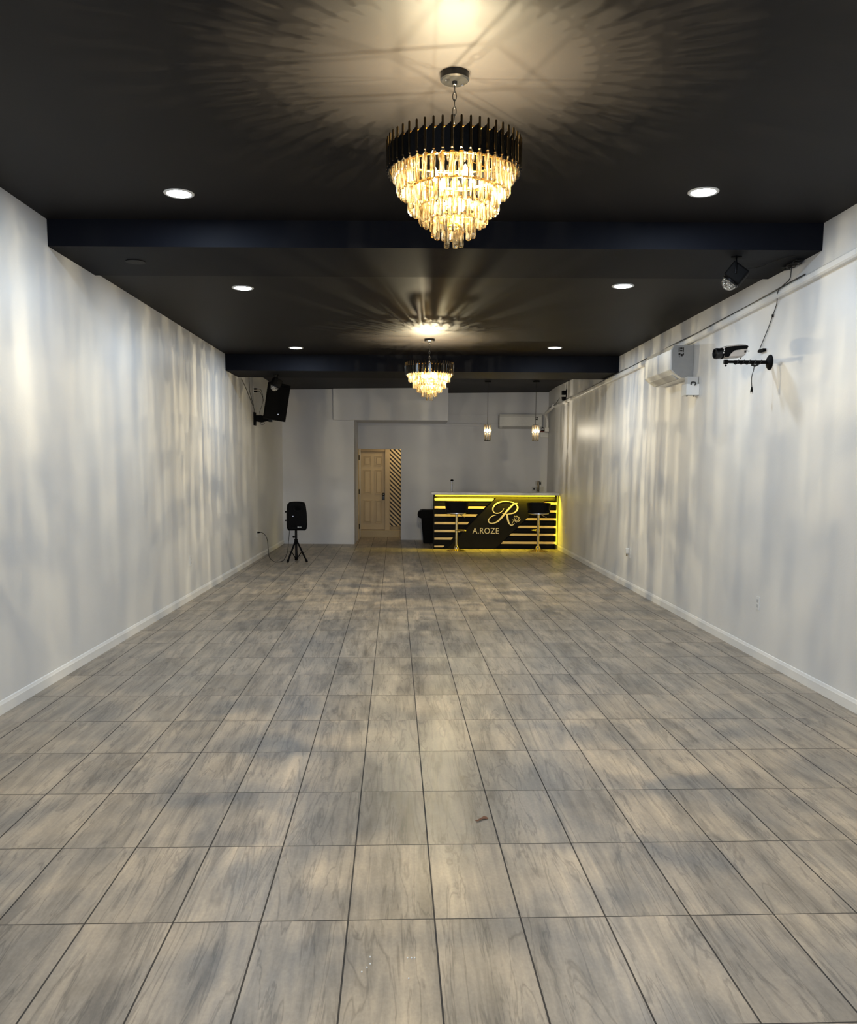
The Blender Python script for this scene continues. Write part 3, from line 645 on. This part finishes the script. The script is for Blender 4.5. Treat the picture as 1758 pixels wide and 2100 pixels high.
# small camera-like device far right wall and pipes in the corner
t = thing('wall_spotlight', 'small black bracketed spotlight high on the right wall above the bar', 'spotlight', (XR(16.73), 16.73, 3.0))
MB().box(-.012, 0, -.03, .03, -.02, .12).build('bracket', M_black, t)
MB().box(-.09, -.012, -.05, .05, .02, .10, bev=.012).build('upper_head', M_black, t, True)
MB().lathe([(.001, 0), (.035, 0), (.045, .07), (.001, .075)], 14, Matrix.Translation((-.05, .0, -.09))).build('lower_head', M_black, t, True)
t = thing('corner_pipe', 'white painted pipe bending down the corner behind the bar', 'pipe', (2.775, 19.0, 0))
MB().tube(smooth_path([(.01, -1.1, 2.9), (.0, -.9, 2.86), (-.02, -.3, 2.80), (-.0, -.15, 2.74), (.03, -.1, 2.66), (.035, -.1, 2.5), (.035, -.1, 2.44)], 6), .03, 12).build('pipe_run', M_trim, t, True)
MB().box(-.02, .07, -.14, -.05, 2.41, 2.50, bev=.01).build('elbow_box', M_trim, t, True)
MB().tube([(.0, -.08, 2.44), (-.09, -.06, 2.44)], .014, 8).build('stub', M_gunmetal, t, True)
cable([(XR(17.2) - .05, 17.2, 3.0), (XR(17.6) - .05, 17.6, 2.93), (XR(17.9) - .06, 17.9, 2.9), (2.72, 18.2, 2.87)], .006, 'short black cable end over the corner pipe behind the bar')

# ------------------------------------------------------------------ rear wall air conditioner, junction
t = aircon((2.265, 19.37, 2.49), 0, .93, 'white split air conditioner on the back wall above the bar', .19, .31)
MB().box(.32, .375, -.198, -.1955, .19, .215).box(.32, .34, -.198, -.1955, .225, .255).box(.35, .375, -.198, -.1955, .225, .25).build('spec_sticker', M_dark, t)
t = thing('drain_box', 'small white box with reddish top band on the back wall by the corner pipe', 'junction box', (2.81, 19.37, 2.30))
MB().box(-.09, .09, -.07, 0, 0, .12, bev=.012).build('housing', M_wplastic, t, True)
MB().box(-.085, .085, -.065, 0, .12, .15).build('red_band', mat('dull_red', '7A3B30', .6), t)
MB().tube(smooth_path([(-.14, -.06, .24), (-.06, -.06, .235), (-.0, -.06, .19), (.01, -.05, .13)], 6), .008, 8).build('hose', M_gunmetal, t, True)
t = thing('wall_switch_panel', 'pale wall plates with grey buttons on the back wall above the bar end', 'switch plate', (2.70, 19.37, 1.20))
MB().box(-.13, .13, -.012, 0, -.09, .02, bev=.003).build('lower_plate', M_gplastic, t)
MB().box(-.06, .08, -.012, 0, .04, .14, bev=.003).build('upper_plate', M_gplastic, t)
MB().lathe([(.001, 0), (.022, 0), (.022, .01), (.001, .011)], 14, Matrix.Translation((-.085, -.012, -.035)) @ Matrix.Rotation(PI / 2, 4, 'X')).build('dial', M_gunmetal, t, True)
for x, z in ((-.01, -.035), (.04, .09)): MB().box(x - .022, x + .03, -.016, -.012, z - .028, z + .028).build('button', M_gunmetal, t)

# ------------------------------------------------------------------ pendants over the bar
def pendant(x, y, label):
    zc = 3.212 + (y - 13.45) / 6.0 * (.0 + .093 * (x + 3.2) / 6.6)
    t = thing('pendant_lamp', label, 'pendant lamp', (x, y, zc), group='small crystal pendants over the bar')
    D = zc - 2.44
    MB().lathe([(.062, 0), (.062, -.02), (.001, -.024)], 24).build('canopy', M_black, t, True)
    MB().tube([(0, 0, -.02), (0, 0, -D)], .0045, 6).build('cord', M_cable, t, True)
    MB().lathe([(.001, -D), (.055, -D - .004), (.06, -D - .012), (.001, -D - .014)], 24).build('top_cap', M_gunmetal, t, True)
    MB().tube([(.058 * math.cos(2 * PI * i / 24), .058 * math.sin(2 * PI * i / 24), -D - .305) for i in range(24)], .004, 6, True).build('bottom_ring', M_blackmetal, t, True)
    for k in range(8):
        a = 2 * PI * k / 8
        c = MB().lathe([(.009, 0), (.012, -.03), (.012, -.12), (.006, -.14)], 5, Matrix.Translation((.062 * math.cos(a), .062 * math.sin(a), -D - .014)))
        c.lathe([(.006, -.145), (.012, -.16), (.012, -.26), (.007, -.288)], 5, Matrix.Translation((.055 * math.cos(a), .055 * math.sin(a), -D - .014)))
        c.build('crystal', M_pendcr, t)
    MB().tube([(0, 0, -D - .01), (0, 0, -D - .06)], .012, 8).build('bulb_holder', M_gold, t, True)
    MB().sphere((0, 0, -D - .12), .024, 14, (1, 1, 1.4)).build('bulb', M_bulb, t, True)
    point('pendant_light', (x, y, zc - D - .12), P_PEND * 6, (1.0, .90, .72), .004)
    return t
pendant(1.318, 16.5, 'left small crystal pendant hanging over the middle of the bar')
pendant(2.230, 16.5, 'right small crystal pendant hanging over the right bar stool')

# ------------------------------------------------------------------ bar counter
BX0, BX1, BY, BZ = .325, 2.79, 17.25, 1.085
bx = lambda px: .325 + (px - 889.5) / 101.6
bz = lambda py: (1125.2 - py) / 101.9
bar = thing('bar_counter', 'black bar counter with cream stripes, scripted letter and yellow strip lights', 'bar counter', (0, 0, 0))
MB().box(BX0, BX1, BY + .03, BY + .55, 0, BZ).build('carcass', M_barblack, bar)
MB().box(BX0 - .05, BX1 + .035, BY - .10, BY + .62, BZ, BZ + .045, bev=.006).build('countertop', M_counter, bar)
MB().box(BX0, BX0 + .035, BY - .015, BY + .03, 0, BZ).build('end_post', M_barblack, bar)
MB().box(BX1 - .03, BX1, BY - .015, BY + .03, 0, BZ).build('end_post', M_barblack, bar)
c3 = lambda u, v: (bx(840 + u / 4.883), bz(960 + v / 4.883))
left = [(303, 327, 840, 822), (382, 405, 755, 738), (461, 483, 678, 660), (539, 561, 595, 577), (618, 640, 517, 500), (695, 716, 435, 417), (775, 790, 352, 338)]
right = [(338, 360, 1333, 1316), (417, 438, 1252, 1236), (495, 516, 1175, 1157), (572, 594, 1098, 1078), (650, 671, 1018, 1000), (731, 753, 936, 917)]
# cream slats and the black boards between them
for v0, v1, a, b_ in left:
    x0, z1 = c3(250, v0); _, z0 = c3(0, v1)
    MB().prism([(x0, z0), (c3(b_, 0)[0], z0), (c3(a, 0)[0], z1), (x0, z1)], 'y', BY - .018, BY + .03).build('cream_slat', M_strip, bar)
for v0, v1, a, b_ in right:
    x1, z1 = c3(1466, v0); _, z0 = c3(0, v1)
    MB().prism([(c3(b_, 0)[0], z0), (x1, z0), (x1, z1), (c3(a, 0)[0], z1)], 'y', BY - .018, BY + .03).build('cream_slat', M_strip, bar)
for (v0, v1, a, b_), nx in zip(left, left[1:]):
    x0, z1 = c3(250, v1 + 14); _, z0 = c3(0, nx[0] - 12)
    MB().prism([(x0, z0), (c3(nx[2] + 14, 0)[0], z0), (c3(b_ - 14, 0)[0], z1), (x0, z1)], 'y', BY - .006, BY + .03).build('black_board', M_barblack, bar)
for (v0, v1, a, b_), nx in zip(right, right[1:]):
    x1, z1 = c3(1466, v1 + 14); _, z0 = c3(0, nx[0] - 12)
    MB().prism([(c3(nx[2] + 8, 0)[0], z0), (x1, z0), (x1, z1), (c3(b_ - 0, 0)[0], z1)], 'y', BY - .006, BY + .03).build('black_board', M_barblack, bar)
# slanted black panel
A = [c3(410, 803), c3(890, 803), c3(1395, 300), c3(1395, 285), c3(872, 285)]
MB().prism([c3(378, 803), c3(858, 803), c3(1345, 322), c3(1466, 322), c3(1466, 277), c3(252, 277), c3(252, 296), c3(862, 296)], 'y', BY - .010, BY + .03).build('slanted_panel', M_barpanel, bar)
MB().box(BX0 + .03, BX1 - .03, BY - .02, BY + .03, bz(1125), bz(1123.5)).build('toe_strip', M_barblack, bar)
MB().box(BX0 + .035, BX1 - .04, BY - .03, BY - .008, BZ - .028, BZ - .006).build('led_strip', M_led, bar)
MB().box(BX1 + .002, BX1 + .012, BY - .02, BY + .01, .1, BZ - .01).build('side_led_strip', M_led, bar)
area('bar_top_led', ((BX0 + BX1) / 2, BY - .052, BZ - .012), (math.radians(30), 0, 0), 2.35, .02, P_LED * 1.1, (1.0, .76, .02))
area('bar_side_led', (BX1 + .013, BY - .02, .55), (PI / 2, 0, math.radians(38)), .02, .9, P_LED * .10, (1.0, .76, .02))
# script letter, rose, word
def ribbon(pts, depth, sc):
    P = [Vector((p[0], p[1], p[2])) for p in pts]; P = smooth_path(P, 8); mb = MB(); ring = []
    for i, p in enumerate(P):
        d = P[min(i + 1, len(P) - 1)] - P[max(i - 1, 0)]; n = Vector((-d.y, d.x)).normalized() * p.z / 2
        l = sc(p.x + n.x, p.y + n.y); r_ = sc(p.x - n.x, p.y - n.y)
        ring.append([mb.bm.verts.new(q) for q in ((l[0], depth[0], l[1]), (r_[0], depth[0], r_[1]), (r_[0], depth[1], r_[1]), (l[0], depth[1], l[1]))])
    for A_, B_ in zip(ring, ring[1:]):
        for k in range(4): mb.bm.faces.new((A_[k], B_[k], B_[(k + 1) % 4], A_[(k + 1) % 4]))
    mb.bm.faces.new(ring[0]); mb.bm.faces.new(ring[-1][::-1]); return mb
c7 = lambda u, v: (bx(980 + u / 15.98), bz(1010 + v / 15.98))
lt = None
strokes = [
 [(835, 505, 10), (790, 590, 18), (700, 655, 22), (600, 670, 24), (520, 640, 30), (480, 570, 34), (487, 480, 40), (560, 380, 42), (680, 315, 36), (820, 285, 28), (950, 283, 26), (1080, 302, 26), (1190, 350, 28), (1260, 410, 40), (1285, 480, 52), (1265, 560, 52), (1190, 640, 40), (1080, 680, 26), (960, 692, 18), (880, 690, 16), (785, 672, 12)],
 [(1275, 335, 12), (1200, 345, 26), (1130, 390, 42), (1030, 490, 52), (900, 640, 56), (780, 790, 56), (660, 920, 50), (560, 978, 36), (450, 1000, 28), (370, 975, 36), (340, 910, 36), (370, 840, 28), (450, 770, 24), (520, 740, 20), (585, 730, 12)],
 [(940, 690, 54), (958, 800, 58), (980, 900, 54), (1020, 1000, 44), (1095, 1060, 30), (1160, 1030, 20), (1195, 990, 10)]]
for i, s in enumerate(strokes):
    ribbon(s, (BY - .0182 - .0006 * i, BY - .009), c7).build('script_letter_stroke', M_logo, bar)
rose = [[(1100, 1030, 9), (1150, 930, 10), (1190, 850, 10)], [(1118, 880, 8), (1150, 885, 10), (1180, 905, 8)],
        [(1195, 850, 10), (1172, 790, 12), (1190, 752, 10), (1225, 790, 10), (1250, 840, 8)], [(1215, 775, 10), (1265, 755, 12), (1310, 790, 12), (1350, 820, 12), (1372, 890, 14), (1320, 900, 10)],
        [(1250, 780, 10), (1300, 800, 10), (1325, 850, 12), (1300, 900, 12), (1240, 912, 12), (1205, 880, 10), (1235, 850, 8), (1290, 850, 8)], [(1190, 895, 10), (1215, 930, 12), (1262, 972, 8)], [(1195, 900, 10), (1260, 942, 12), (1330, 925, 12), (1365, 890, 10)]]
rb = None
for i, s in enumerate(rose):
    ribbon(s, (BY - .0182 - .0006 * i, BY - .009), c7).build('rose_line', M_logo, bar)
cu = bpy.data.curves.new('word', 'FONT'); cu.body = 'A.ROZE'; cu.size = 1; cu.extrude = .03; cu.offset = -.002; cu.space_character = 1.06
to = bpy.data.objects.new('word', cu); COL.objects.link(to); bpy.context.view_layer.update()
me = bpy.data.meshes.new_from_object(to.evaluated_get(bpy.context.evaluated_depsgraph_get())); bpy.data.objects.remove(to)
xs = [v.co.x for v in me.vertices]; ys = [v.co.y for v in me.vertices]
(tx0, tz0), (tx1, tz1) = c3(630, 653), c3(892, 595)
for v in me.vertices:
    x, y, z = v.co
    v.co = (tx0 + (x - min(xs)) / (max(xs) - min(xs)) * (tx1 - tx0), BY - .010 - .006 * (z / .03 * .5 + .5), tz0 + (y - min(ys)) / (max(ys) - min(ys)) * (tz1 - tz0))
me.materials.clear(); me.materials.append(M_logo)
wo = bpy.data.objects.new('lettering', me); COL.objects.link(wo); wo.parent = bar

# things on the counter
t = thing('paper_towel_stand', 'slim metal post with black round cap standing on the bar at left', 'stand', (.70, 17.62, BZ + .045))
MB().lathe([(.028, 0), (.028, .006), (.018, .01), (.018, .22), (.001, .222)], 16).build('tube', M_chrome, t, True)
MB().sphere((0, 0, .235), .034, 14, (1, 1, .6)).build('cap', M_black, t, True)
t = thing('glass_tube_bottle', 'tall narrow clear glass cylinder standing on the bar at right', 'glass', (2.46, 17.62, BZ + .045))
MB().lathe([(.028, 0), (.030, .01), (.030, .235), (.027, .235), (.027, .02), (.001, .02)], 18).build('cylinder', M_glass, t, True)
MB().lathe([(.026, .021), (.026, .055), (.001, .055)], 16).build('dark_contents', M_dark, t, True)

# ------------------------------------------------------------------ bar stools
def stool(loc, rz, label):
    t = thing('bar_stool', label, 'bar stool', loc, rz, 'gold-based bar stools')
    MB().lathe([(.195, 0), (.195, .006), (.15, .016), (.09, .028), (.055, .045), (.045, .075), (.036, .095), (.03, .10)], 40).build('base', M_brass, t, True)
    MB().tube([(0, 0, .09), (0, 0, .72)], .026, 20).build('pole', M_brass, t, True)
    MB().tube([(0, 0, .385), (0, 0, .425)], .034, 18).build('footrest_collar', M_brass, t, True)
    pts = [(0, -.03, .405)] + [(.17 * math.sin(a), -.03 - .16 * math.sin(a / 2 + .2) , .405) for a in (0.5, 1.0, 1.5)] + [(.185, -.04, .405), (.15, .02, .405), (.03, .02, .405)]
    MB().tube(smooth_path(pts, 5), .011, 8).build('footrest', M_brass, t, True)
    MB().lathe([(.12, .715), (.2, .735), (.2, .75), (.001, .75)], 32, Matrix.Scale(1.0, 4)).build('seat_plate', M_chrome, t, True)
    MB().tube([(.05, -.02, .72), (.16, -.05, .66)], .006, 6).build('height_lever', M_chrome, t, True)
    MB().box(-.215, .215, -.19, .20, .75, .82, bev=.03).build('seat', M_leather, t, True)
    # low wrap-round backrest, its back toward the camera
    mb = MB(); N = 24; rings = []
    se = lambda v: math.copysign(abs(v) ** .55, v)
    for i in range(N + 1):
        a = PI + PI * i / N; c, s = se(math.cos(a)), se(math.sin(a))
        rx, ry = .205, .20; fl = 1.15; ht = .965 - .03 * (1 - abs(s))
        o_ = [(rx * c, ry * s, .755), (rx * c * fl, ry * s * fl, ht), (rx * c * fl * .84, ry * s * fl * .84, ht), (rx * c * .82, ry * s * .82, .755)]
        rings.append([mb.bm.verts.new(p) for p in o_])
    for A_, B_ in zip(rings, rings[1:]):
        for k in range(4): mb.bm.faces.new((A_[k], B_[k], B_[(k + 1) % 4], A_[(k + 1) % 4]))
    mb.bm.faces.new(rings[0]); mb.bm.faces.new(rings[-1][::-1])
    bmesh.ops.bevel(mb.bm, geom=[e for e in mb.bm.edges if e.calc_face_angle(0) > .8], offset=.012, segments=2, affect='EDGES')
    mb.build('backrest', M_leather, t, True)
    return t
s1 = stool((.766, 16.8, 0), .0, 'left black bar stool on a gold pedestal before the cream stripes')
s2 = dup(s1, (2.372, 16.83, 0), -.12, 'right black bar stool on a gold pedestal near the right wall')
# the right stool's footrest points left
for c in s2.children:
    if c.name.startswith('footrest') and 'collar' not in c.name: c.rotation_euler = (0, 0, PI * .75)

# ------------------------------------------------------------------ bin
t = thing('trash_bin', 'tall black plastic trash bin beside the left end of the bar', 'bin', (.33, 18.62, 0))
b = MB(); lv = [(.0, .21, .19), (.58, .245, .22)]
R0 = [b.bm.verts.new((sx * .20, sy * .19, .0)) for sx, sy in ((-1, -1), (1, -1), (1, 1), (-1, 1))]; R1 = [b.bm.verts.new((sx * .255, sy * .24, .60)) for sx, sy in ((-1, -1), (1, -1), (1, 1), (-1, 1))]
b.bm.faces.new(R0); b.bm.faces.new(R1[::-1])
for i in range(4): b.bm.faces.new((R0[i], R1[i], R1[(i + 1) % 4], R0[(i + 1) % 4]))
bmesh.ops.bevel(b.bm, geom=list(b.bm.edges), offset=.02, segments=3, affect='EDGES'); b.build('bin_body', M_black, t, True)
b = MB().prism([(-.33, .60), (-.30, .56), (-.27, .545), (.28, .545), (.30, .60), (.29, .705), (.25, .725), (-.25, .72), (-.32, .67)], 'y', -.27, .27)
bmesh.ops.bevel(b.bm, geom=list(b.bm.edges), offset=.012, segments=2, affect='EDGES'); b.build('lid', M_black, t, True)
MB().tube([(-.31, -.22, .52), (-.29, -.22, .47), (-.25, -.22, .45)], .006, 6).build('bag_edge', M_gplastic, t, True)

# ------------------------------------------------------------------ leaf and crumbs
b = MB(); lp = [(-.035, 0.012), (-.022, .010), (-.005, .004), (.01, -.002), (.024, .002), (.028, .010), (.018, .012), (.004, .010), (-.01, .012), (-.022, .016)]
lp = [(p[0], p[1]) for p in lp]; vs = [b.bm.verts.new((p[0], -p[1] * 2.4 + .01 * math.sin(p[0] * 60), .003 + .0015 * math.sin(i))) for i, p in enumerate(lp)]; b.bm.faces.new(vs)
q = bmesh.ops.extrude_face_region(b.bm, geom=list(b.bm.faces)); bmesh.ops.translate(b.bm, vec=(0, 0, .0012), verts=[v for v in q['geom'] if isinstance(v, bmesh.types.BMVert)])
bmesh.ops.triangulate(b.bm, faces=[f_ for f_ in b.bm.faces if len(f_.verts) > 4])
o = b.build('dry_leaf', M_leaf); o.location = (.304, 3.80, 0); tag(o, 'small curled brown leaf lying on the floor tiles in the foreground', 'leaf')
CR = [(-.146, 2.62), (-.148, 2.66), (-.025, 2.655), (-.012, 2.655), (-.002, 2.655), (-.155, 2.60), (-.17, 2.575), (-.02, 2.54)]
c0 = None
for i, (x, y) in enumerate(CR):
    if c0 is None:
        d = MB(); bmesh.ops.create_icosphere(d.bm, subdivisions=1, radius=.003); c0 = d.build('paper_crumb', M_crumb); c = c0
    else: c = c0.copy(); COL.objects.link(c)
    c.location = (x, y, .002); c.rotation_euler = (i, i * 2, i * 3); tag(c, 'tiny white crumb on a floor tile nearest the camera', 'crumb', 'white crumbs on the near tiles')
